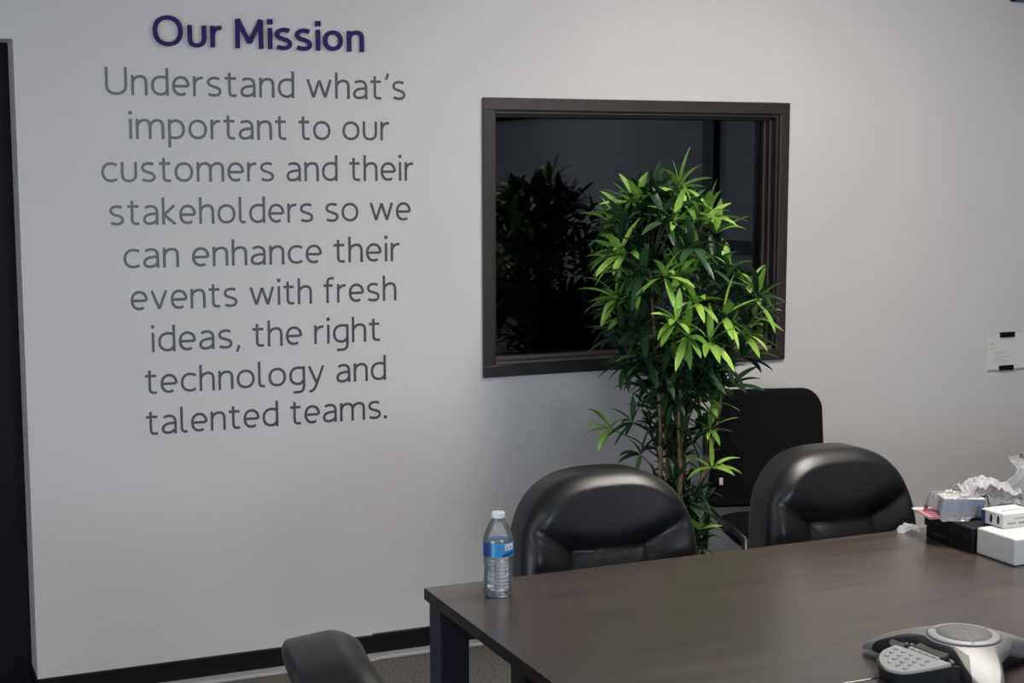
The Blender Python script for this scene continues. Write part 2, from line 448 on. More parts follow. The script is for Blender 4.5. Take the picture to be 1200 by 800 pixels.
# glyph: (strokes on centre lines, outer width); x-height is 1
SS = bez((0.66, 0.88), (0.55, 0.93), (0.47, 0.94), (0.39, 0.935)) + bez((0.39, 0.935), (0.16, 0.93), (0.08, 0.80), (0.09, 0.70))[1:] + \
     bez((0.09, 0.70), (0.11, 0.56), (0.28, 0.53), (0.40, 0.49))[1:] + bez((0.40, 0.49), (0.58, 0.44), (0.68, 0.40), (0.69, 0.28))[1:] + \
     bez((0.69, 0.28), (0.70, 0.12), (0.56, 0.06), (0.38, 0.065))[1:] + bez((0.38, 0.065), (0.25, 0.07), (0.17, 0.09), (0.09, 0.13))[1:]
def dot(x, y): return [(x - 0.001, y), (x + 0.001, y)]
def glyphs(hw):
    b, T = hw, 1 - hw
    ry = 0.5 - hw
    A = AS
    stem = lambda x, y0=0.0, y1=A: [(x, y0), (x, y1)]
    G = {}
    G['o'] = ([EL(0.485, .5, 0.485 - hw, ry, 0, 360, n=48)], 0.97)
    G['c'] = ([EL(0.50, .5, 0.50 - hw, ry, 50, 310)], 0.80)
    G['e'] = ([[(hw + .01, 0.49), (0.80, 0.49)] , EL(0.445, .5, 0.445 - hw, ry, -2, 304, n=36)], 0.87)
    G['a'] = ([bez((0.12, 0.86), (0.25, 0.93), (0.35, 0.94), (0.43, 0.935)) + bez((0.43, 0.935), (0.66, 0.93), (0.735, 0.80), (0.735, 0.58))[1:] + [(0.735, 0)],
               bez((0.735, 0.56), (0.40, 0.57), (0.08, 0.52), (0.075, 0.27)) + bez((0.075, 0.27), (0.075, 0.12), (0.20, 0.065), (0.34, 0.065))[1:] + bez((0.34, 0.065), (0.52, 0.065), (0.66, 0.14), (0.735, 0.28))[1:]], 0.81)
    bowl = EL(0.455, .5, 0.455 - hw, ry, 48, 312, n=30)
    G['d'] = ([bez((0.81, 0.86), (0.7, 0.93), (0.6, 0.935), (0.48, 0.935)) + EL(0.47, .5, 0.47 - hw, ry, 90, 270, n=24)[1:] + bez((0.48, 0.065), (0.62, 0.065), (0.74, 0.14), (0.81, 0.28))[1:], stem(0.81)], 0.88)
    G['g'] = ([bez((0.81, 0.88), (0.7, 0.93), (0.6, 0.935), (0.48, 0.935)) + EL(0.47, .5, 0.47 - hw, ry, 90, 270, n=24)[1:] + bez((0.48, 0.065), (0.62, 0.065), (0.74, 0.14), (0.81, 0.28))[1:],
               [(0.81, 0.99), (0.81, 0.0)] + bez((0.81, 0.0), (0.81, -0.26), (0.72, -0.37), (0.50, -0.375))[1:] + [(0.22, -0.375)]], 0.88)
    G['p'] = ([stem(hw + .02, -0.42, 1.0), bez((0.09, 0.74), (0.16, 0.87), (0.28, 0.935), (0.42, 0.935)) + EL(0.42, .5, 0.47 - hw, ry, 90, -90, n=24)[1:] + bez((0.42, 0.065), (0.3, 0.065), (0.18, 0.08), (0.09, 0.13))[1:]], 0.90)
    G['h'] = ([stem(hw + .01), arch(hw + .01, 0.75, 0.55)], 0.82)
    G['n'] = ([stem(hw + .01, 0, 1.0), arch(hw + .01, 0.75, 0.55)], 0.82)
    G['m'] = ([stem(hw + .01, 0, 1.0), arch(hw + .01, 0.735, 0.55), arch(0.735, 1.39, 0.55)], 1.46)
    G['r'] = ([stem(hw + .01, 0, 1.0), bez((hw + .01, 0.52), (hw + .02, 0.80), (0.26, 0.95), (0.52, 0.915))], 0.53)
    G['u'] = ([[(hw + .01, 1.0), (hw + .01, 0.42)] + bez((hw + .01, 0.42), (hw + .01, 0.18), (0.2, 0.065), (0.42, 0.065))[1:] + bez((0.42, 0.065), (0.64, 0.065), (0.765, 0.18), (0.765, 0.42))[1:] + [(0.765, 1.0)]], 0.84)
    G['s'] = ([SS], 0.77)
    G['t'] = ([[(0.24, 1.22), (0.24, 0.30)] + bez((0.24, 0.30), (0.24, 0.13), (0.32, 0.065), (0.44, 0.065))[1:] + [(0.60, 0.065)], [(0.0, 0.935), (0.58, 0.935)]], 0.62)
    G['l'] = ([[(hw + .01, A), (hw + .01, 0.28)] + bez((hw + .01, 0.28), (hw + .01, 0.12), (0.16, 0.065), (0.26, 0.065))[1:] + [(0.38, 0.065)]], 0.40)
    G['i'] = ([stem(hw + .02, 0, 1.0), dot(hw + .02, 1.30)], 0.17)
    G['k'] = ([stem(hw + .01), [(0.66, 0.97), (0.13, 0.50), (0.71, 0.02)]], 0.74)
    G['w'] = ([[(0.06, 0.98), (0.36, 0.06), (0.68, 0.94), (1.0, 0.06), (1.30, 0.98)]], 1.36)
    G['v'] = ([[(0.06, 0.98), (0.44, 0.05), (0.82, 0.98)]], 0.88)
    G['y'] = ([[(0.06, 0.98), (0.46, 0.06)], [(0.84, 0.98), (0.46, 0.0)] + bez((0.46, 0.0), (0.36, -0.24), (0.28, -0.37), (0.06, -0.375))[1:]], 0.90)
    G['f'] = ([[(0.22, 0.0), (0.22, 1.02)] + bez((0.22, 1.02), (0.22, 1.26), (0.32, 1.33), (0.46, 1.325))[1:] + [(0.60, 1.31)], [(0.0, 0.935), (0.52, 0.935)]], 0.58)
    G['U'] = ([[(hw + .01, A), (hw + .01, 0.50)] + bez((hw + .01, 0.50), (hw + .01, 0.18), (0.28, 0.065), (0.55, 0.065))[1:] + bez((0.55, 0.065), (0.82, 0.065), (1.02, 0.18), (1.02, 0.50))[1:] + [(1.02, A)]], 1.10)
    G['O'] = ([EL(0.68, 0.70, 0.68 - hw, 0.70 - hw + 0.02, 0, 360, n=56)], 1.36)
    G['M'] = ([[(hw, 0), (hw + 0.01, A), (0.66, 0.26), (1.31 - hw, A), (1.32 - hw, 0)]], 1.32)
    G["'"] = ([[(0.20, A), (0.08, 1.04)]], 0.24)
    G[','] = ([[(0.17, 0.14), (0.05, -0.20)]], 0.22)
    G['.'] = ([dot(0.08, 0.07)], 0.17)
    return G

def ribbon(bm, pts, w, y_front, y_back, Tf, closed=False):
    P = [Vector((p[0], p[1])) for p in pts]
    Q = [P[0]]
    for p in P[1:]:
        if (p - Q[-1]).length > 1e-5: Q.append(p)
    if (Q[0] - Q[-1]).length < 1e-4 and len(Q) > 3: Q.pop(); closed = True
    n = len(Q); L = []; R = []
    for i in range(n):
        if closed: a, b = Q[i - 1], Q[(i + 1) % n]
        else: a, b = Q[max(i - 1, 0)], Q[min(i + 1, n - 1)]
        d1 = (Q[i] - a).normalized() if (Q[i] - a).length > 0 else (b - Q[i]).normalized()
        d2 = (b - Q[i]).normalized() if (b - Q[i]).length > 0 else d1
        n1 = Vector((-d1.y, d1.x)); n2 = Vector((-d2.y, d2.x)); m = (n1 + n2)
        if m.length < 1e-6: m = n1
        m.normalize(); k = min(1.0 / max(m.dot(n1), 0.38), 1.25)
        L.append(Q[i] + m * w * k); R.append(Q[i] - m * w * k)
    def V(p, y): return bm.verts.new(Tf(p.x, p.y, y))
    lf = [V(p, y_front) for p in L]; rf = [V(p, y_front) for p in R]
    lb = [V(p, y_back) for p in L]; rb = [V(p, y_back) for p in R]
    rng = range(n) if closed else range(n - 1)
    for i in rng:
        j = (i + 1) % n
        bm.faces.new((lf[i], rf[i], rf[j], lf[j])); bm.faces.new((lb[i], lb[j], rb[j], rb[i]))
        bm.faces.new((lf[i], lf[j], lb[j], lb[i])); bm.faces.new((rf[i], rb[i], rb[j], rf[j]))
    if not closed:
        bm.faces.new((lf[0], lb[0], rb[0], rf[0])); bm.faces.new((lf[-1], rf[-1], rb[-1], lb[-1]))

def text_extent(s, G, gap, space):
    x = 0; pos = []
    for i, ch in enumerate(s):
        if ch == ' ': x += space; pos.append(None); continue
        pos.append(x); x += G[ch][1] + gap
    return pos, x - gap

GL = glyphs(0.072)
def text_line(bm, s, xa, xb, z, G, hw, xh, yf, yb, gap=0.175, space=0.50, only=None):
    pos, tot = text_extent(s, G, gap, space)
    sx = (xb - xa) / tot
    for i, ch in enumerate(s):
        if ch == ' ' or (only is not None and i not in only): continue
        for si, st in enumerate(G[ch][0]):
            w = hw * (1.25 if len(st) == 2 and abs(st[0][0] - st[1][0]) < 0.01 and st[0][1] == st[1][1] else 1.0)
            pts = st
            if w > hw:      # a dot: short square bar
                cxp = (st[0][0] + st[1][0]) / 2; pts = [(cxp - w, st[0][1]), (cxp + w, st[0][1])]
            straight = len(pts) <= 5 and ch in 'wvMky'
            runs = [pts[q:q + 2] for q in range(len(pts) - 1)] if straight else [pts]
            for q, rn in enumerate(runs):
                ribbon(bm, rn, w, yf - 0.0003 * si - 0.00015 * q, yb, lambda px, pz, y, o=pos[i]: (xa + (o + px) * sx, y, z + pz * xh))
    return sx

LINES = [("Understand what's", 0.722, 1.680, 1.8565), ("important to our", 0.789, 1.623, 1.7250), ("customers and their", 0.703, 1.705, 1.5945),
         ("stakeholders so we", 0.722, 1.694, 1.4640), ("can enhance their", 0.761, 1.655, 1.3315), ("events with fresh", 0.779, 1.642, 1.2015),
         ("ideas, the right", 0.838, 1.584, 1.0700), ("technology and", 0.815, 1.603, 0.9390), ("talented teams.", 0.815, 1.605, 0.8100)]
tl = thing('wall_text', 'nine lines of thin grey lettering on the wall below the purple heading', 'lettering', (1.2, 0, 0.80))
for s, xa, xb, z in LINES:
    start = 0
    for word in s.split(' '):
        bm = new_bm(); sx = text_line(bm, s, xa, xb, z, GL, 0.070, 0.0608, -0.0012, 0.0, only=range(start, start + len(word)))
        obj('word', bm, M['grey_vinyl'], tl, loc=(-1.2, 0, -0.80))
        start += len(word) + 1
GH = glyphs(0.105)
hd = thing('wall_heading', 'raised dark purple heading letters reading Our Mission, above the grey text', 'lettering', (1.2, 0, 2.0))
HS = "Our Mission"
for i, ch in enumerate(HS):
    if ch == ' ': continue
    bm = new_bm(); text_line(bm, HS, 0.868, 1.536, 2.0065, GH, 0.098, 0.0645, -0.009, 0.0, gap=0.20, space=0.44, only=(i,))
    obj('letter', bm, M['purple'], hd, loc=(-1.2, 0, -2.0))

# ================================================================== CEILING LIGHTS
def troffer(x, y, power, label, rz=0.0):
    t = thing('ceiling_light', label, 'light', (x, y, CEIL), rz)
    bm = new_bm(); frame_ring2 = [(-0.61, 0.61, -0.305, -0.28), (-0.61, 0.61, 0.28, 0.305), (-0.61, -0.585, -0.28, 0.28), (0.585, 0.61, -0.28, 0.28)]
    for a, b, c, d in frame_ring2: box(bm, a, b, c, d, -0.015, 0.0)
    obj('light_frame', bm, M['grid'], t)
    bm = new_bm(); box(bm, -0.585, 0.585, -0.28, 0.28, -0.010, -0.002)
    obj('diffuser', bm, emit('lit_diffuser', (1.0, 0.935, 0.86), power), t)
    return t
troffer(2.85, -1.85, TROFFER_POWER, 'lit ceiling light panel nearest the dark interior window', pi / 2)
troffer(-0.60, -3.4, FILL_PANEL_POWER, 'added unseen dim ceiling panel that fills the lower left wall', pi / 2)  # unseen fill panel, added to lift the lower left of the wall
troffer(4.6, -7.2, FILL_PANEL_POWER, 'added unseen ceiling panel that brightens the black framed partition')  # unseen panel added so the partition's shades reflect brighter in the pane

# ================================================================== TABLE
TX0, TX1, TY1, TYS, TY0, TZ = 1.106, 4.25, -1.685, -2.552, -3.42, 0.735
tb = thing('conference_table', 'long dark walnut conference table with black edge and square dark legs', 'table', (2.6, -2.55, 0))
def ttop(y0, y1):
    bm = new_bm(); ox, oy = 2.6, -2.55
    box(bm, TX0 - ox, TX1 - ox, y0 - oy, y1 - oy, TZ - 0.026, TZ, bevel=0.0015)
    for f in bm.faces:
        f.normal_update()
        f.material_index = 0 if f.normal.z > 0.5 else 1
    return obj('tabletop', bm, [M['wood'], M['edge']], tb)
ttop(TYS + 0.0012, TY1); ttop(TY0, TYS - 0.0012)
ox, oy = 2.6, -2.55
for (ya, yb) in ((TY1 - 0.075, TY1 - 0.05), (TY0 + 0.05, TY0 + 0.075)):
    bm = new_bm(); box(bm, TX0 + 0.08 - ox, TX1 - 0.08 - ox, ya - oy, yb - oy, 0.64, TZ - 0.0265); obj('apron', bm, M['leg'], tb)
for (x, y) in ((TX0 + 0.009, TY1 - 0.009), (TX1 - 0.078, TY1 - 0.009), (TX0 + 0.009, TY0 + 0.079), (TX1 - 0.078, TY0 + 0.079)):
    bm = new_bm(); box(bm, x - ox, x + 0.068 - ox, y - 0.064 - oy, y - oy, 0.002, TZ - 0.0265, bevel=0.002)
    obj('leg', bm, M['leg'], tb)
for x in (TX0 + 0.014, TX1 - 0.09):
    bm = new_bm(); box(bm, x - ox, x + 0.07 - ox, -2.19 - oy, -2.121 - oy, 0.002, TZ - 0.0265, bevel=0.002)
    obj('centre_leg', bm, M['edge'], tb)

# ================================================================== LEATHER CHAIRS
def seg_dist(px, pz, a, b):
    ax, az = a; bx, bz = b; dx, dz = bx - ax, bz - az
    t = max(0, min(1, ((px - ax) * dx + (pz - az) * dz) / (dx * dx + dz * dz)))
    return math.hypot(px - ax - t * dx, pz - az - t * dz)

BZ0, BZ1, BW = 0.46, 0.910, 0.240
SEAMS = [((-0.10, 0.728), (0.10, 0.728))]
for s in (-1, 1):
    SEAMS += [((s * 0.10, 0.728), (s * 0.25, 0.815)), ((s * 0.10, 0.728), (s * 0.135, 0.44))]
def make_backrest():
    bm = new_bm()
    zc, hz = (BZ0 + BZ1) / 2 - 0.03, None
    NA, NR = 132, 40
    GS = 0.030                      # half depth of the flat side gusset
    def outline(a):
        c, s = cos(a), sin(a)
        p = 2.75 if s >= 0 else 5.0
        h = (BZ1 - zc) if s >= 0 else (zc - BZ0)
        return 1.0 / ((abs(c) / BW) ** p + (abs(s) / h) ** p) ** (1 / p)
    def pt(r, a, front):
        R = outline(a); x = r * R * cos(a); z = zc + r * R * sin(a)
        d = (1 - r) * R
        e = min(d / (0.045 if front else 0.03), 1.0)
        t = sqrt(max(0, 1 - (1 - e) ** 2))
        y = -GS - 0.040 * t if front else GS + 0.020 * t
        if front:
            ds = min(seg_dist(x, z, *sg) for sg in SEAMS)
            tuft = min(math.hypot(x - 0.10, z - 0.728), math.hypot(x + 0.10, z - 0.728))
            fade = min(1.0, d / 0.03)
            y += fade * (0.007 * math.exp(-(ds / 0.005) ** 2) + 0.012 * math.exp(-(ds / 0.030) ** 2) + 0.014 * math.exp(-(tuft / 0.035) ** 2))
            y -= fade * 0.010
        # recline and wrap-around
        zz = z - 0.46
        y += 0.13 * zz + 0.12 * max(0, zz - 0.22) ** 2 - 0.30 * x * x * (1 if front else 0.7)
        return Vector((x, y, z))
    fronts = []; backs = []
    rs = [1 - (1 - i / NR) ** 1.0 for i in range(1, NR + 1)]
    rs = [sin(pi / 2 * i / NR) ** 0.9 for i in range(1, NR + 1)]
    for front, store in ((True, fronts), (False, backs)):
        for i, r in enumerate(rs):
            store.append([bm.verts.new(pt(r, 2 * pi * k / NA, front)) for k in range(NA)])
        c = bm.verts.new(pt(0, 0, front))
        for k in range(NA):
            bm.faces.new((c, store[0][k], store[0][(k + 1) % NA]))
        for A, B in zip(store, store[1:]):
            for k in range(NA):
                bm.faces.new((A[k], B[k], B[(k + 1) % NA], A[(k + 1) % NA]))
    for k in range(NA):
        bm.faces.new((fronts[-1][k], backs[-1][k], backs[-1][(k + 1) % NA], fronts[-1][(k + 1) % NA]))
    return bm

def cushion(bm, w0, w1, y0, y1, z0, z1, n=28):
    """soft seat pad: grid over a superellipse plan with rounded edge and welt line."""
    NA, NR = 72, 16; cx, cy = 0, (y0 + y1) / 2; hy = (y1 - y0) / 2
    def pt(r, a, top):
        c, s = cos(a), sin(a); p = 4.5
        w = (w0 + w1) / 2 + (w1 - w0) / 2 * s
        R = 1 / ((abs(c) / w) ** p + (abs(s) / hy) ** p) ** (1 / p)
        d = (1 - r) * R; e = min(1, d / 0.05); t = sqrt(max(0, 1 - (1 - e) ** 2))
        zm = (z0 + z1) / 2; h = (z1 - z0) / 2
        return Vector((r * R * c, cy + r * R * s, zm + h * t * (1.0 if top else -0.7)))
    tops = []
    for top in (True, False):
        st = []
        for i in range(1, NR + 1):
            r = sin(pi / 2 * i / NR)
            if i == NR and not top: st.append(tops[-1]); continue
            st.append([bm.verts.new(pt(r, 2 * pi * k / NA, top)) for k in range(NA)])
        if top: tops = st
        c0 = bm.verts.new(pt(0, 0, top))
        for k in range(NA): bm.faces.new((c0, st[0][k], st[0][(k + 1) % NA]))
        for A, B in zip(st, st[1:]):
            for k in range(NA): bm.faces.new((A[k], B[k], B[(k + 1) % NA], A[(k + 1) % NA]))

def leather_chair(label, loc, rz):
    t = thing('conference_chair', label, 'chair', loc, rz, 'black leather conference chairs round the table')
    obj('backrest', make_backrest(), M['leather'], t, smooth=True, loc=(0, 0.235, 0))
    bm = new_bm(); cushion(bm, 0.235, 0.225, -0.25, 0.25, 0.37, 0.48)
    obj('seat', bm, M['leather'], t, smooth=True)
    bm = new_bm()
    tube(bm, [(0, 0.10, 0.385), (0, 0.24, 0.375), (0, 0.325, 0.42), (0, 0.335, 0.52), (0, 0.325, 0.60)], [0.022, 0.022, 0.022, 0.02, 0.018], 10)
    obj('back_bracket', bm, M['plastic_black'], t, smooth=True)
    bm = new_bm(); box(bm, -0.10, 0.10, -0.12, 0.13, 0.345, 0.385, 0.008)
    obj('seat_mechanism', bm, M['plastic_black'], t)
    bm = new_bm(); lathe(bm, [(0.028, 0.09), (0.028, 0.22), (0.018, 0.221), (0.018, 0.35)], 20)
    obj('gas_lift', bm, M['plastic_black'], t, smooth=False)
    for k in range(5):
        a = radians(90 + 72 * k); bm = new_bm()
        tube(bm, [(0.02 * cos(a), 0.02 * sin(a), 0.115), (0.16 * cos(a), 0.16 * sin(a), 0.10), (0.285 * cos(a), 0.285 * sin(a), 0.075)], [0.026, 0.022, 0.016], 10)
        lg = obj('base_leg', bm, M['plastic_black'], t, smooth=True)
        bm = new_bm()
        for s in (-1, 1):
            c = Vector((0.275 * cos(a), 0.275 * sin(a), 0.027)); u = Vector((-sin(a), cos(a), 0))
            tube(bm, [c + u * s * 0.006, c + u * s * 0.024], 0.026, 16)
        tube(bm, [(0.275 * cos(a), 0.275 * sin(a), 0.03), (0.275 * cos(a), 0.275 * sin(a), 0.075)], 0.006, 8)
        obj('caster', bm, M['plastic_black'], lg)
    return t
ch1 = leather_chair('black padded leather chair behind the table, beside the water bottle', (1.650, -1.735, 0), 0)
dup(ch1, (2.342, -1.725, 0), radians(2), 'black padded leather chair behind the table, nearest the cardboard boxes')
nc = dup(ch1, (1.058, -2.505, 0), radians(82), 'black leather chair at the table end, only its back edge showing')
for c in nc.children:
    if c.name.startswith('backrest'): c.rotation_euler.x = radians(-8)

# ================================================================== GUEST CHAIR
gc = thing('guest_chair', 'plain black fabric chair standing against the wall right of the plant', 'chair', (2.91, -0.42, 0), radians(-15))
bm = new_bm()
def rrect(w0, w1, z0, z1, r, n=8):
    P = []
    for (cx, cz, a0) in ((w1 - r, z1 - r, 0), (-w1 + r, z1 - r, 90), (-w0 + 0.02, z0 + 0.02, 180), (w0 - 0.02, z0 + 0.02, 270)):
        rr = r if a0 < 180 else 0.02
        for i in range(n + 1):
            a = radians(a0 + 90 * i / n); P.append((cx + rr * cos(a), cz + rr * sin(a)))
    return P
P = rrect(0.214, 0.208, 0.432, 0.850, 0.075)
lay = []
for (y, sc) in ((-0.026, 0.955), (-0.030, 0.90), ):
    pass
def back_layer(y, ins):
    out = []
    for x, z in P:
        cx, cz = 0, 0.705
        k = 1 - ins / max(0.15, math.hypot(x - cx, z - cz))
        X, Z = cx + (x - cx) * k, cz + (z - cz) * k
        out.append(bm.verts.new((X, 0.225 + y + 0.10 * (Z - 0.53) - 0.25 * X * X, Z)))
    return out
ls = [back_layer(-0.024, 0.014), back_layer(-0.016, 0.004), back_layer(0, 0), back_layer(0.014, 0.006)]
for A, B in zip(ls, ls[1:]):
    for k in range(len(P)): bm.faces.new((A[k], A[(k + 1) % len(P)], B[(k + 1) % len(P)], B[k]))
bm.faces.new(ls[0][::-1]); bm.faces.new(ls[-1])
obj('backrest', bm, M['fabric_black'], gc, smooth=False)
bm = new_bm(); cushion(bm, 0.225, 0.215, -0.26, 0.20, 0.365, 0.425)
obj('seat', bm, M['fabric_black'], gc, smooth=True)
for s in (-1, 1):
    bm = new_bm(); tube(bm, [(s * 0.222, 0.30, 0.012), (s * 0.218, 0.215, 0.42), (s * 0.20, 0.222, 0.55), (s * 0.17, 0.240, 0.64)], 0.0125, 10)
    u = obj('rear_leg', bm, M['metal_black'], gc, smooth=True)
    bm = new_bm(); tube(bm, [(s * 0.225, -0.275, 0.012), (s * 0.222, -0.235, 0.43)], 0.0125, 10)
    obj('front_leg', bm, M['metal_black'], gc, smooth=True)
    bm = new_bm(); tube(bm, [(s * 0.222, -0.235, 0.425), (s * 0.218, 0.215, 0.425)], 0.012, 10)
    obj('seat_rail', bm, M['metal_black'], gc, smooth=True)
bm = new_bm(); box(bm, -0.188, -0.174, 0.176, 0.1785, 0.520, 0.546, 0.001)
tag(obj('tag', bm, M['tag_white'], gc, rot=(0, 0, 0)), 'small white tag')

# ================================================================== PLANT
PX, PY = 2.46, -0.39
pl = thing('potted_bamboo', 'tall leafy artificial bamboo plant standing in front of the dark window', 'plant', (PX, PY, 0))
bm = new_bm()
lathe(bm, [(0.115, 0.001), (0.125, 0.02), (0.150, 0.24), (0.158, 0.245), (0.158, 0.265), (0.148, 0.265), (0.140, 0.22)], 40)
obj('pot', bm, M['pot'], pl, smooth=False)
bm = new_bm(); lathe(bm, [(0.142, 0.225), (0.10, 0.238), (0.04, 0.244)], 32)
obj('moss', bm, M['moss'], pl, smooth=True)
rnd = random.Random(11)
CANES = [((-0.05, -0.05), (-0.10, -0.05), 1.30), ((0.0, 0.02), (-0.03, 0.03), 1.56), ((0.05, -0.03), (0.05, -0.05), 1.40),
         ((0.03, 0.06), (0.15, 0.03), 1.22), ((-0.02, -0.07), (0.01, -0.10), 1.15), ((0.07, 0.0), (0.20, -0.05), 1.05)]
cane_pts = []
for (b, t, h) in CANES:
    bm = new_bm(); pts = []; rad = []; N = 26
    for i in range(N + 1):
        k = i / N
        x = b[0] + (t[0] - b[0]) * k ** 1.4 + 0.012 * sin(k * 7 + b[0] * 40); y = b[1] + (t[1] - b[1]) * k + 0.010 * cos(k * 6 + b[1] * 50)
        pts.append(Vector((x, y, 0.235 + (h - 0.235) * k)))
        rad.append(0.0095 * (1 - 0.45 * k) * (1.22 if i % 4 == 0 else 1.0))
    tube(bm, pts, rad, 9); obj('cane', bm, M['cane'], pl, smooth=True)
    cane_pts.append(pts)

def leaf(bm, base, d, L, W, droop, roll, mi):
    d = d.normalized(); up = Vector((0, 0, 1))
    side = d.cross(up)
    if side.length < 0.1: side = Vector((1, 0, 0))
    side.normalize(); nrm = side.cross(d).normalized()
    side = (side * cos(roll) + nrm * sin(roll)).normalized()
    n = 7; p = base.copy(); rows = []
    cur = d.copy()
    for i in range(n + 1):
        k = i / n
        w = W * (sin(pi * min(1, k * 0.93 + 0.035)) ** 0.75) * (1 - 0.25 * k)
        if i == n: w = W * 0.03
        nn = side.cross(cur).normalized()
        rows.append((bm.verts.new(p - side * w + nn * w * 0.32), bm.verts.new(p), bm.verts.new(p + side * w + nn * w * 0.32)))
        cur = (cur + Vector((0, 0, -droop / n))).normalized()
        p = p + cur * (L / n)
    for a, b in zip(rows, rows[1:]):
        for q in (0, 1):
            f = bm.faces.new((a[q], a[q + 1], b[q + 1], b[q])); f.material_index = mi; f.smooth = True

fol = new_bm(); twg = new_bm()
def nearest(c):
    best = None
    for pts in cane_pts:
        for p in pts:
            if p.z < c.z - 0.02 or True:
                dd = (Vector((p.x - c.x, p.y - c.y, (p.z - (c.z - 0.10)) * 1.0))).length
                if best is None or dd < best[0]: best = (dd, p)
    return best[1]
def whorl(c, n, L, mi, spread=1.0, twig=True):
    root = nearest(c)
    out = Vector((c.x - root.x, c.y - root.y, 0))
    ax = (out * 1.6 + Vector((0, 0, 0.16))).normalized()
    if twig and (c - root).length > 0.01:
        m = (root + c) / 2 + Vector((0, 0, 0.015))
        tube(twg, [root, m, c], [0.003, 0.0024, 0.0018], 5)
    a = Vector((0, 0, 1)) if abs(ax.z) < 0.9 else Vector((1, 0, 0))
    u = ax.cross(a).normalized(); w = ax.cross(u)
    ph = rnd.uniform(0, 6.28)
    for i in range(n):
        th = ph + 2 * pi * i / n + rnd.uniform(-0.35, 0.35)
        tilt = rnd.uniform(0.55, 1.35) * spread
        if i == 0: tilt = 0.15
        dd = ax * cos(tilt) + (u * cos(th) + w * sin(th)) * sin(tilt)
        leaf(fol, c + dd * 0.004, dd, L * rnd.uniform(0.75, 1.15), L * rnd.uniform(0.10, 0.13), rnd.uniform(0.35, 1.15), rnd.uniform(-0.5, 0.5), mi)

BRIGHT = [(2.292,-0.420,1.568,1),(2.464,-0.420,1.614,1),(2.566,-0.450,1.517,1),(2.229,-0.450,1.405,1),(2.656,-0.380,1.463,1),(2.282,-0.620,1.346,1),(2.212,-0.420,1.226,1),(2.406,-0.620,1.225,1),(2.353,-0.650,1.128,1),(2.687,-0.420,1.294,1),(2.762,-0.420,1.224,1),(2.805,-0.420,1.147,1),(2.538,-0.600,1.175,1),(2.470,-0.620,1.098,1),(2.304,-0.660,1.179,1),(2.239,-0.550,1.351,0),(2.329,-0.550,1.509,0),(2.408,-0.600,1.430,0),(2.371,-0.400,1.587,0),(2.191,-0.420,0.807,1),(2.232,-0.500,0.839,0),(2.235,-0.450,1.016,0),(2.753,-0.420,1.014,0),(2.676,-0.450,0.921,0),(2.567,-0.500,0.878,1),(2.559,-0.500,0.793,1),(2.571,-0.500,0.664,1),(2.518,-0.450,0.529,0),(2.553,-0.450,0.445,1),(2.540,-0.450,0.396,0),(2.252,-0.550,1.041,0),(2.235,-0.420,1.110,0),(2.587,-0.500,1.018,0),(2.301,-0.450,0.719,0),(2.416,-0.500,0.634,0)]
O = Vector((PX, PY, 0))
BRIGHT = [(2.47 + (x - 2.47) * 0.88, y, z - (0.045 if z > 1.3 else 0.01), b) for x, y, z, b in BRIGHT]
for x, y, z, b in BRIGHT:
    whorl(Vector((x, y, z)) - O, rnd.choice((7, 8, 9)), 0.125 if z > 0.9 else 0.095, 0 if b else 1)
PROF = [(0.36, 0.07), (0.55, 0.09), (0.75, 0.11), (0.88, 0.13), (0.98, 0.17), (1.08, 0.23), (1.2, 0.25), (1.32, 0.20), (1.45, 0.16), (1.55, 0.10), (1.60, 0.04)]
SHIFT = [(0.3, 0.03), (0.9, 0.03), (1.05, 0.05), (1.18, 0.06), (1.28, 0.02), (1.36, -0.04), (1.62, -0.05)]
def shift(z):
    for (a, ra), (b, rb) in zip(SHIFT, SHIFT[1:]):
        if a <= z <= b: return ra + (rb - ra) * (z - a) / (b - a)
    return 0.0
def prof(z):
    for (a, ra), (b, rb) in zip(PROF, PROF[1:]):
        if a <= z <= b: return ra + (rb - ra) * (z - a) / (b - a)
    return 0.03
for i in range(305):
    z = rnd.uniform(0.88, 1.535) if i < 195 else rnd.uniform(0.36, 0.95)
    r = prof(z) * sqrt(rnd.uniform(0.05, 1)); a = rnd.uniform(0, 2 * pi)
    c = Vector((r * cos(a) + shift(z), max(-0.28, min(0.26, r * sin(a))), z))
    far = r / max(prof(z), 0.01)
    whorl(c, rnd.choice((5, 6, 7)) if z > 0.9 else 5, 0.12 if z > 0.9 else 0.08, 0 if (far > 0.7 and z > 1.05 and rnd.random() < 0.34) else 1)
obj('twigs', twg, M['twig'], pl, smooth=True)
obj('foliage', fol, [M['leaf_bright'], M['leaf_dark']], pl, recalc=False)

# ================================================================== WATER BOTTLE
wb = thing('water_bottle', 'clear plastic water bottle with blue label on the table corner', 'bottle', (1.233, -1.800, TZ + 0.0005), radians(-20)); wb.scale = (1, 1, 0.925)
def rib(z):
    return 0.0007 * sin(z * 2 * pi / 0.0085) if 0.022 < z < 0.088 else 0
prof_b = [(0.010, 0.004), (0.022, 0.0005), (0.028, 0.002), (0.0315, 0.008)]
z = 0.014
while z < 0.092:
    r = 0.0322 - 0.0022 * math.exp(-((z - 0.058) / 0.02) ** 2) + rib(z); prof_b.append((r, z)); z += 0.0015
prof_b += [(0.0325, 0.095), (0.0325, 0.132), (0.0315, 0.138), (0.0285, 0.150), (0.0235, 0.163), (0.0175, 0.174), (0.0135, 0.180), (0.0125, 0.183), (0.0125, 0.186)]
bm = new_bm(); lathe(bm, prof_b, 44, cap1=False, rfun=lambda a, z: 1 + (0.035 * cos(5 * a) if z < 0.006 else 0))
obj('bottle_body', bm, M['bottle'], wb, smooth=True)
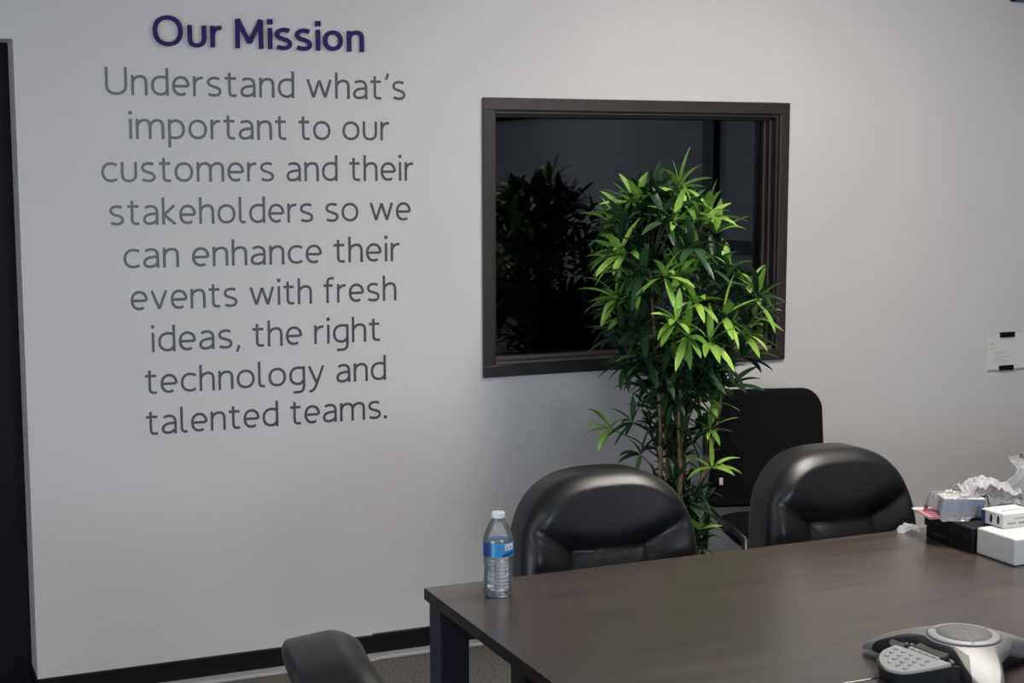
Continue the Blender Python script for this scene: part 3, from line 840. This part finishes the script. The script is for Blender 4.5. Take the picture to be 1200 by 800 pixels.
bm = new_bm(); pw = [(max(r - 0.0012, 0.004), max(z, 0.0022)) for r, z in prof_b if z < 0.118 and z > 0.001] + [(0.0313, 0.118)]
lathe(bm, pw, 40, rfun=lambda a, z: 1 + (0.035 * cos(5 * a) if z < 0.006 else 0))
obj('water', bm, M['water'], wb, smooth=True)
bm = new_bm(); R = 0.0331; nA = 64
rings = []
for zz in (0.097, 0.130):
    rings.append([bm.verts.new((R * cos(2 * pi * k / nA), R * sin(2 * pi * k / nA), zz)) for k in range(nA)])
for k in range(nA):
    f = bm.faces.new((rings[0][k], rings[0][(k + 1) % nA], rings[1][(k + 1) % nA], rings[1][k]))
lb = obj('bottle_label', bm, M['label_blue'], wb, smooth=True)
def label_patch(bm, a0, a1, z0, z1, Rr, n=10, skew=0.0):
    A = [(radians(a0 + (a1 - a0) * i / n)) for i in range(n + 1)]
    lo = [bm.verts.new((Rr * cos(a), Rr * sin(a), z0 + skew * i / n)) for i, a in enumerate(A)]
    hi = [bm.verts.new((Rr * cos(a), Rr * sin(a), z1 + skew * i / n)) for i, a in enumerate(A)]
    for i in range(n): bm.faces.new((lo[i], lo[i + 1], hi[i + 1], hi[i]))
# the bottle's heading to the camera is about 250 degrees in the world
def L_(a): return a + 20
bm = new_bm(); label_patch(bm, L_(272), L_(312), 0.1125, 0.1275, 0.03325, skew=0.001); obj('label_logo', bm, M['label_white'], lb)
bm = new_bm(); label_patch(bm, L_(277), L_(282), 0.1150, 0.1245, 0.0334, 3); label_patch(bm, L_(277), L_(288), 0.1150, 0.1165, 0.0334, 3); label_patch(bm, L_(291), L_(295), 0.1155, 0.1230, 0.0334, 3); label_patch(bm, L_(298), L_(302), 0.1155, 0.1230, 0.0334, 3); label_patch(bm, L_(291), L_(305), 0.1190, 0.1202, 0.0334, 3)
obj('logo_print', bm, M['label_grey'], lb)
bm = new_bm(); label_patch(bm, L_(175), L_(222), 0.0972, 0.1298, 0.03322); obj('label_end', bm, M['label_navy'], lb)
bm = new_bm(); label_patch(bm, L_(262), L_(320), 0.0975, 0.1035, 0.03322, skew=0.006); obj('label_band', bm, M['label_navy'], lb)
bm = new_bm(); lathe(bm, [(0.0135, 0.1835), (0.0142, 0.184), (0.0142, 0.1945), (0.0132, 0.196)], 36, rfun=lambda a, z: 1 + 0.012 * cos(36 * a))
obj('cap', bm, M['cap'], wb, smooth=False)

# ================================================================== CONFERENCE PHONE
ph = thing('conference_phone', 'grey three armed conference speakerphone with keypad on the table', 'phone', (1.820, -2.580, TZ), 0)
ARMS = (122, 245, 5)
def outl(a, fat=1.0):
    r = 0.078
    for A in ARMS:
        d = (math.degrees(a) - A + 180) % 360 - 180
        r += 0.098 * math.exp(-(d / 17.0) ** 2) + 0.014 * math.exp(-(d / 38.0) ** 2)
    return r * fat
def top_h(rho):       # height of the shell at a distance from the centre
    if rho < 0.062: return 0.066
    k = (rho - 0.062) / 0.125
    return 0.066 - 0.030 * k - 0.016 * k * k
bm = new_bm(); NA, NR = 360, 64; rings = []
for i in range(1, NR + 1):
    k = i / NR; ring = []
    for j in range(NA):
        a = 2 * pi * j / NA; R = outl(a); rho = k * R
        h = top_h(rho); ed = (1 - k) * R
        h -= 0.012 * (1 - sqrt(max(0, 1 - (1 - min(1, ed / 0.016)) ** 2)))
        ring.append(bm.verts.new((rho * cos(a), rho * sin(a), h)))
    rings.append(ring)
und = []
for (f, drop) in ((0.985, 0.010), (0.90, 0.020)):
    ring = []
    for j in range(NA):
        a = 2 * pi * j / NA; R = outl(a); rho = f * R
        ring.append(bm.verts.new((rho * cos(a), rho * sin(a), max(0.012, top_h(R) - 0.012 - drop))))
    rings.append(ring)
c0 = bm.verts.new((0, 0, 0.066))
for j in range(NA): bm.faces.new((c0, rings[0][j], rings[0][(j + 1) % NA]))
for A, B in zip(rings, rings[1:]):
    for j in range(NA): bm.faces.new((A[j], B[j], B[(j + 1) % NA], A[(j + 1) % NA]))
bm.faces.new(rings[-1])
for f in bm.faces:
    c = f.calc_center_median(); a = (math.degrees(atan2(c.y, c.x)) - 185 + 180) % 360 - 180; rho = math.hypot(c.x, c.y)
    if -54 < a < 50 and rho * cos(radians(a)) > 0.060 and rho > 0.070: f.material_index = 1
obj('body_shell', bm, [M['silver'], M['plastic_black']], ph, smooth=True)
# black underbody and foot pads
bm = new_bm()
lo = []; hi = []
for j in range(NA):
    a = 2 * pi * j / NA; R = outl(a) * 0.90
    lo.append(bm.verts.new((R * 0.93 * cos(a), R * 0.93 * sin(a), 0.004))); hi.append(bm.verts.new((R * cos(a), R * sin(a), max(0.016, top_h(outl(a)) - 0.026))))
for j in range(NA): bm.faces.new((lo[j], lo[(j + 1) % NA], hi[(j + 1) % NA], hi[j]))
bm.faces.new(lo[::-1]); bm.faces.new(hi)
obj('underbody', bm, M['plastic_black'], ph)
for A in ARMS:
    a = radians(A); bm = new_bm(); lathe(bm, [(0.010, 0.0005), (0.011, 0.002), (0.011, 0.008)], 16, c=(0.145 * cos(a), 0.145 * sin(a)))
    obj('rubber_foot', bm, M['plastic_black'], ph)
# speaker disc: light rim, grey mesh dome, three ribs and a thin groove
bm = new_bm(); lathe(bm, [(0.0640, 0.0640), (0.0640, 0.0676), (0.0615, 0.0690), (0.0480, 0.0700)], 64)
sp = obj('speaker_rim', bm, M['silver_light'], ph, smooth=True)
bm = new_bm(); lathe(bm, [(0.0665, 0.0630), (0.0665, 0.0664), (0.0641, 0.0664)], 64); obj('rim_groove', bm, M['line_dark'], sp)
bm = new_bm(); lathe(bm, [(0.0500, 0.0690), (0.0495, 0.0706), (0.0300, 0.0722), (0.0100, 0.0726)], 56); obj('speaker_mesh', bm, M['mesh_grey'], sp, smooth=True)
bm = new_bm()
for A in ARMS:
    a = radians(A); u = Vector((cos(a), sin(a), 0)); w = Vector((-sin(a), cos(a), 0))
    P_ = [(0.0, 0.0728), (0.03, 0.0726), (0.052, 0.0709), (0.063, 0.0690)]
    lft = [bm.verts.new(u * r + w * 0.0022 + Vector((0, 0, z))) for r, z in P_]; rgt = [bm.verts.new(u * r - w * 0.0022 + Vector((0, 0, z))) for r, z in P_]
    lf2 = [bm.verts.new(v.co - Vector((0, 0, 0.004))) for v in lft]; rg2 = [bm.verts.new(v.co - Vector((0, 0, 0.004))) for v in rgt]
    for i in range(3):
        bm.faces.new((lft[i], lft[i + 1], rgt[i + 1], rgt[i])); bm.faces.new((lft[i], lf2[i], lf2[i + 1], lft[i + 1])); bm.faces.new((rgt[i], rgt[i + 1], rg2[i + 1], rg2[i]))
obj('speaker_rib', bm, M['silver'], sp)
# keypad pod between the left arm and the near arm; local frame: u outwards, v towards the near arm
KA = radians(185)
KM = Matrix(((cos(KA), -sin(KA), 0, 0), (sin(KA), cos(KA), 0, 0), (0, 0, 1, 0), (0, 0, 0, 1)))
def smooth_poly(P, n=6):
    out = []
    for i in range(len(P) - 1):
        p0 = P[max(i - 1, 0)]; p1 = P[i]; p2 = P[i + 1]; p3 = P[min(i + 2, len(P) - 1)]
        for k in range(n):
            t = k / n
            out.append(tuple(0.5 * ((2 * b) + (c - a) * t + (2*a - 5*b + 4*c - d) * t*t + (-a + 3*b - 3*c + d) * t**3) for a, b, c, d in zip(p0, p1, p2, p3)))
    out.append(P[-1]); return out
OUTER = smooth_poly([(0.104, -0.064), (0.134, -0.066), (0.160, -0.045), (0.1735, -0.010), (0.166, 0.018), (0.150, 0.034), (0.124, 0.050), (0.0945, 0.064)])
def ztop(u): return 0.0485 - (u - 0.09) * 0.24
def slab(bm, poly, off0, off1, mi=0):
    a = [bm.verts.new(KM @ Vector((u, v, ztop(u) + off0))) for u, v in poly]
    b = [bm.verts.new(KM @ Vector((u, v, ztop(u) + off1))) for u, v in poly]
    n = len(poly)
    bm.faces.new(a[::-1]).material_index = mi; bm.faces.new(b).material_index = mi
    for k in range(n): bm.faces.new((a[k], a[(k + 1) % n], b[(k + 1) % n], b[k])).material_index = mi
bm = new_bm()
PODO = [(u * 1.0 + 0.003, v * 1.06) for u, v in OUTER]
pod = [(0.040, -0.085), (0.080, -0.098), (0.098, -0.088)] + PODO + [(0.085, 0.085), (0.060, 0.070), (0.040, 0.05)]
a = [bm.verts.new(KM @ Vector((u * 0.97, v * 0.95, 0.004))) for u, v in pod]; b = [bm.verts.new(KM @ Vector((u, v, min(0.0455, ztop(u) - 0.0045)))) for u, v in pod]
bm.faces.new(a[::-1]); bm.faces.new(b)
for k in range(len(pod)): bm.faces.new((a[k], a[(k + 1) % len(pod)], b[(k + 1) % len(pod)], b[k]))
obj('keypad_base', bm, M['plastic_black'], ph)
bm = new_bm(); slab(bm, OUTER, -0.006, 0.0)
kp = obj('keypad_plate', bm, M['silver_light'], ph)
def key(u, v, ru=0.0042, rv=0.0052, h=0.0022, m='key', par=None, z0=None):
    bm = new_bm(); n = 14; base = (ztop(u) if z0 is None else z0)
    r1 = [bm.verts.new(KM @ Vector((u + ru * cos(2*pi*k/n), v + rv * sin(2*pi*k/n), base - 0.0005))) for k in range(n)]
    r2 = [bm.verts.new(KM @ Vector((u + ru * 0.85 * cos(2*pi*k/n), v + rv * 0.85 * sin(2*pi*k/n), base + h))) for k in range(n)]
    for k in range(n): bm.faces.new((r1[k], r1[(k+1) % n], r2[(k+1) % n], r2[k]))
    bm.faces.new(r2)
    return obj('key', bm, M[m], par or kp)
for i, u in enumerate((0.114, 0.1275, 0.141, 0.1545)):
    for j in range(5):
        v = -0.052 + j * 0.0195 + i * 0.003
        lim = {0: (-0.058, 0.045), 1: (-0.055, 0.036), 2: (-0.048, 0.028), 3: (-0.036, 0.02)}[i]
        if lim[0] <= v <= lim[1]: key(u, v)
# display hood, soft key bar
bm = new_bm(); slab(bm, [(0.072, -0.030), (0.092, -0.032), (0.092, 0.038), (0.078, 0.042), (0.070, 0.030)], -0.006, 0.0025)
obj('display', bm, M['lcd'], ph)
bm = new_bm(); slab(bm, [(0.0935, -0.034), (0.1000, -0.036), (0.0985, 0.036), (0.0935, 0.036)], -0.004, 0.0015)
sk = obj('soft_key_bar', bm, M['silver_light'], ph)
for j in range(4): key(0.0968, -0.026 + 0.017 * j, 0.0022, 0.0055, 0.0020, 'key', sk, z0=ztop(0.0968) + 0.001)
for u, v in ((0.080, -0.047), (0.086, -0.055), (0.083, 0.052), (0.088, 0.060)): key(u, v, 0.0042, 0.0042, 0.003, 'mesh_grey', ph, z0=0.0452)

# ================================================================== BOXES AND BAG
BX = 2.395; BH = 0.060
bb = thing('black_box', 'flat black cardboard box on the table under the pink folder', 'box', (BX, -1.850, TZ))
bm = new_bm(); box(bm, 0.004, 0.28, -0.086, 0.084, 0.0005, 0.045, 0.003); obj('box_tray', bm, M['box_black'], bb)
bm = new_bm(); box(bm, 0, 0.284, -0.0875, 0.0875, 0.030, BH, 0.004); obj('box_lid', bm, M['box_black'], bb)
bm = new_bm()
for k, w in enumerate((0.006, 0.004, 0.005, 0.004, 0.006)): box(bm, -0.0006, 0.001, 0.050 - k * 0.009 - w, 0.050 - k * 0.009, 0.0155, 0.0195)
obj('box_print', bm, mat('dull_grey_ink', (0.05, 0.05, 0.05), 0.6), bb)
wbx = thing('white_box', 'flat white cardboard box on the table butted against the black box', 'box', (BX + 0.008, -2.006, TZ))
bm = new_bm(); box(bm, 0.003, 0.275, -0.063, 0.060, 0.0005, 0.050, 0.003); obj('box_tray', bm, M['box_white'], wbx)
bm = new_bm(); box(bm, 0, 0.278, -0.0665, 0.063, 0.0012, 0.064, 0.005, seg=3); obj('box_lid', bm, M['box_white'], wbx)

bm = new_bm()
FM = Matrix.Translation((2.40, -1.755, TZ + BH + 0.001)) @ Matrix.Rotation(radians(-16), 4, 'Z')
box(bm, -0.018, 0.17, -0.075, 0.028, 0, 0.0045, 0.001, M4=FM)
fd = thing('paper_folder', 'pink and white folder lying on the black box, jutting past its edge', 'folder', (2.40, -1.755, TZ + BH + 0.001), radians(-16))
bm.free(); bm = new_bm(); box(bm, -0.020, 0.17, -0.080, 0.030, 0, 0.0040, 0.001); obj('cover', bm, M['box_white'], fd)
bm = new_bm(); box(bm, -0.0195, 0.168, -0.0805, 0.004, 0.0015, 0.0052); obj('pink_sheet', bm, M['pink'], fd)

bbx = thing('blue_box', 'small blue grey box wrapped in clear plastic on top of the black box', 'box', (2.448, -1.830, TZ + BH + 0.0065), radians(-26))
bm = new_bm(); box(bm, -0.048, 0.052, -0.030, 0.030, 0.0, 0.044, 0.003); obj('carton', bm, M['blue_box'], bbx)
bm = new_bm(); box(bm, -0.0485, 0.0525, -0.0305, 0.0305, 0.0430, 0.0448, 0.0008); obj('carton_top', bm, M['box_white'], bbx)

sb = thing('small_white_box', 'little white carton with navy end and black marks on the white box', 'box', (2.447, -1.945, TZ + 0.0645))
bm = new_bm(); box(bm, 0, 0.10, -0.038, 0.038, 0, 0.033, 0.0015); obj('carton', bm, M['box_white'], sb)
bm = new_bm(); box(bm, -0.0006, 0.001, 0.024, 0.0375, 0.001, 0.031); obj('navy_band', bm, M['label_navy'], sb)
bm = new_bm()
for v in (0.004, -0.020):
    P_ = [(v + 0.0042 * cos(2*pi*k/20), 0.0165 + 0.0105 * sin(2*pi*k/20)) for k in range(20)]
    f1 = [bm.verts.new((-0.0007, y, z)) for y, z in P_]; f2 = [bm.verts.new((0.001, y, z)) for y, z in P_]
    bm.faces.new(f1); bm.faces.new(f2[::-1])
    for k in range(20): bm.faces.new((f1[k], f1[(k+1) % 20], f2[(k+1) % 20], f2[k]))
obj('oval_mark', bm, M['print_black'], sb)
bm = new_bm()
for k in range(5): box(bm, 0.012 + k * 0.0052, 0.0158 + k * 0.0052, -0.0387, -0.037, 0.008, 0.0135)
box(bm, 0.045, 0.075, -0.0387, -0.037, 0.008, 0.0130); box(bm, 0.03, 0.08, -0.0387, -0.037, 0.0205, 0.0225)
obj('printed_bar', bm, M['print_grey'], sb)
bm = new_bm(); box(bm, 0.004, 0.098, -0.034, 0.036, 0.0332, 0.0342); box(bm, 0.02, 0.085, -0.012, -0.006, 0.0342, 0.0346, mi=1)
obj('top_flap', bm, [M['label_white'], M['print_grey']], sb)

# crumpled clear bag lying over the blue box, gathered up to a tail at the right
def hsh(x, y, s):
    return (sin(x * 12.9 + y * 78.2 + s * 37.7) * 43758.5453) % 1.0
def vnoise(x, y, s=0):
    xi, yi = math.floor(x), math.floor(y); fx, fy = x - xi, y - yi
    a, b, c, d = hsh(xi, yi, s), hsh(xi + 1, yi, s), hsh(xi, yi + 1, s), hsh(xi + 1, yi + 1, s)
    return (a * (1 - fx) + b * fx) * (1 - fy) + (c * (1 - fx) + d * fx) * fy
def crease(x, y, s=0):
    return abs(vnoise(x, y, s) - 0.5) * 2
bag = thing('plastic_bag', 'crumpled clear plastic bag draped over the blue box', 'bag', (2.448, -1.824, TZ + BH + 0.0065), radians(-14))
bm = new_bm(); n = 64; grid = []
for i in range(n + 1):
    row = []
    for j in range(n + 1):
        u = -0.068 + 0.25 * i / n; v = -0.072 + 0.040 * max(0, min(1, (u + 0.01) / 0.05)) + (0.150 - 0.040 * max(0, min(1, (u + 0.01) / 0.05))) * j / n
        du = max(-0.056 - u, u - 0.056, 0); dv = max(-0.034 - v, v - 0.034, 0); dd = math.hypot(du, dv)
        k = max(0, 1 - dd / 0.020)
        h = 0.0465 * (3 * k * k - 2 * k ** 3)
        hump = 0.048 * math.exp(-((u - 0.045) / 0.05) ** 2 - ((v - 0.020) / 0.045) ** 2) + 0.058 * math.exp(-((u - 0.125) / 0.06) ** 2 - ((v - 0.02) / 0.055) ** 2)
        cr = crease(u * 55, v * 55, 1) * 0.012 + crease(u * 130 + 3, v * 120, 2) * 0.006
        z = max(h, hump * 0.95) + cr * (0.35 + min(1, hump / 0.03)) + 0.002 - 0.0055 * (1 - k)
        row.append(bm.verts.new((u + 0.006 * (vnoise(u * 60, v * 60, 5) - .5), v + 0.006 * (vnoise(u * 60, v * 60, 6) - .5), z)))
    grid.append(row)
for i in range(n):
    for j in range(n): bm.faces.new((grid[i][j], grid[i + 1][j], grid[i + 1][j + 1], grid[i][j + 1]))
obj('film', bm, M['bag'], bag, smooth=False)
bm = new_bm(); n = 40; grid = []
for i in range(n + 1):
    row = []
    for j in range(n + 1):
        u = 0.0 + 0.16 * i / n; v = -0.025 + 0.085 * j / n
        hump = 0.052 + 0.028 * math.exp(-((u - 0.07) / 0.06) ** 2) - 0.018 * abs(v - 0.015) / 0.04
        z = hump + crease(u * 60, v * 30, 8) * 0.016 + crease(u * 140, v * 90, 9) * 0.007
        row.append(bm.verts.new((u, v, z)))
    grid.append(row)
for i in range(n):
    for j in range(n): bm.faces.new((grid[i][j], grid[i + 1][j], grid[i + 1][j + 1], grid[i][j + 1]))
obj('crumpled_wrap', bm, M['tissue'], bag, smooth=False)
# rising tail of the bag
bm = new_bm(); n, mseg = 26, 22; rows = []
for i in range(n + 1):
    k = i / n; row = []
    c = Vector((0.13 + 0.045 * k + 0.02 * sin(3.2 * k), 0.02 - 0.015 * k, 0.045 + 0.090 * k))
    w = 0.018 + 0.030 * math.exp(-((k - 0.92) / 0.16) ** 2) + 0.035 * math.exp(-(k / 0.2) ** 2)
    for j in range(mseg):
        a = 2 * pi * j / mseg
        f = 0.72 + 0.55 * crease(a * 2.2, k * 4, 12)
        row.append(bm.verts.new(c + Vector((w * f * cos(a), 0.55 * w * f * sin(a), 0.010 * (vnoise(a * 2, k * 6, 13) - .5)))))
    rows.append(row)
for A, B in zip(rows, rows[1:]):
    for j in range(mseg): bm.faces.new((A[j], A[(j + 1) % mseg], B[(j + 1) % mseg], B[j]))
obj('bag_tail', bm, M['bag'], bag, smooth=False)

# torn scrap of clear wrapping on the table by the chair
bm = new_bm(); n = 20; grid = []
for i in range(n + 1):
    row = []
    for j in range(n + 1):
        u = -0.030 + 0.058 * i / n; v = -0.016 + 0.032 * j / n
        e = max(0, 1 - (u / 0.034) ** 2 - (v / 0.019) ** 2)
        row.append(bm.verts.new((u + 0.006 * (vnoise(u * 90, v * 90, 3) - .5), v, 0.001 + e * 0.018 + crease(u * 90, v * 70, 4) * 0.012 * e)))
    grid.append(row)
for i in range(n):
    for j in range(n): bm.faces.new((grid[i][j], grid[i + 1][j], grid[i + 1][j + 1], grid[i][j + 1]))
tag(obj('plastic_wrapper', bm, M['tissue'], loc=(2.392, -1.706, TZ), rot=(0, 0, radians(-10))), 'scrap of crumpled clear wrapping at the table edge left of the black box', 'wrapper')

# ================================================================== WALL NOTICE AND PANEL
nt_ = thing('wall_notice', 'white card notice held on the wall by two black clips, right of the window', 'sign', (4.232, 0, 0.83))
bm = new_bm(); box(bm, -0.092, 0.135, -0.004, -0.0005, 0.0, 0.140, 0.0008); obj('card', bm, M['paper'], nt_)
bm = new_bm(); box(bm, -0.092, 0.135, -0.0075, -0.004, -0.004, 0.001); obj('card_shadow_line', bm, M['paper_line'], nt_)  # strip toned as the shadow line along the foot of the card
for z0 in (0.128, -0.006):
    bm = new_bm(); box(bm, -0.036, 0.036, -0.011, -0.0005, z0, z0 + 0.020, 0.0012); obj('clip', bm, M['tape'], nt_)
bm = new_bm()
for (x, w, z, h) in ((-0.082, 0.030, 0.084, 0.003), (-0.06, 0.07, 0.068, 0.0022), (-0.06, 0.055, 0.060, 0.0022), (-0.06, 0.085, 0.048, 0.0022), (-0.06, 0.06, 0.040, 0.0022), (-0.06, 0.075, 0.030, 0.0022)):
    box(bm, x, x + w, -0.0043, -0.0038, z, z + h)
obj('printed_lines', bm, M['paper_line'], nt_)
bm = new_bm(); box(bm, -0.082, -0.070, -0.0043, -0.0038, 0.100, 0.107); obj('red_mark', bm, M['paper_red'], nt_)

wp = thing('wall_panel', 'slate blue panel hung high on the wall, its bottom edge at the top right corner', 'picture', (4.185, 0, 2.277))
bm = new_bm(); box(bm, 0.008, 0.82, -0.022, -0.001, 0.0, 0.42, 0.001); obj('panel_face', bm, M['sign_blue'], wp)
bm = new_bm(); box(bm, 0, 0.008, -0.024, -0.0005, 0, 0.428); box(bm, 0.82, 0.828, -0.024, -0.0005, 0, 0.428); box(bm, 0.008, 0.82, -0.024, -0.0005, 0.42, 0.428)
obj('panel_frame', bm, M['tape'], wp)
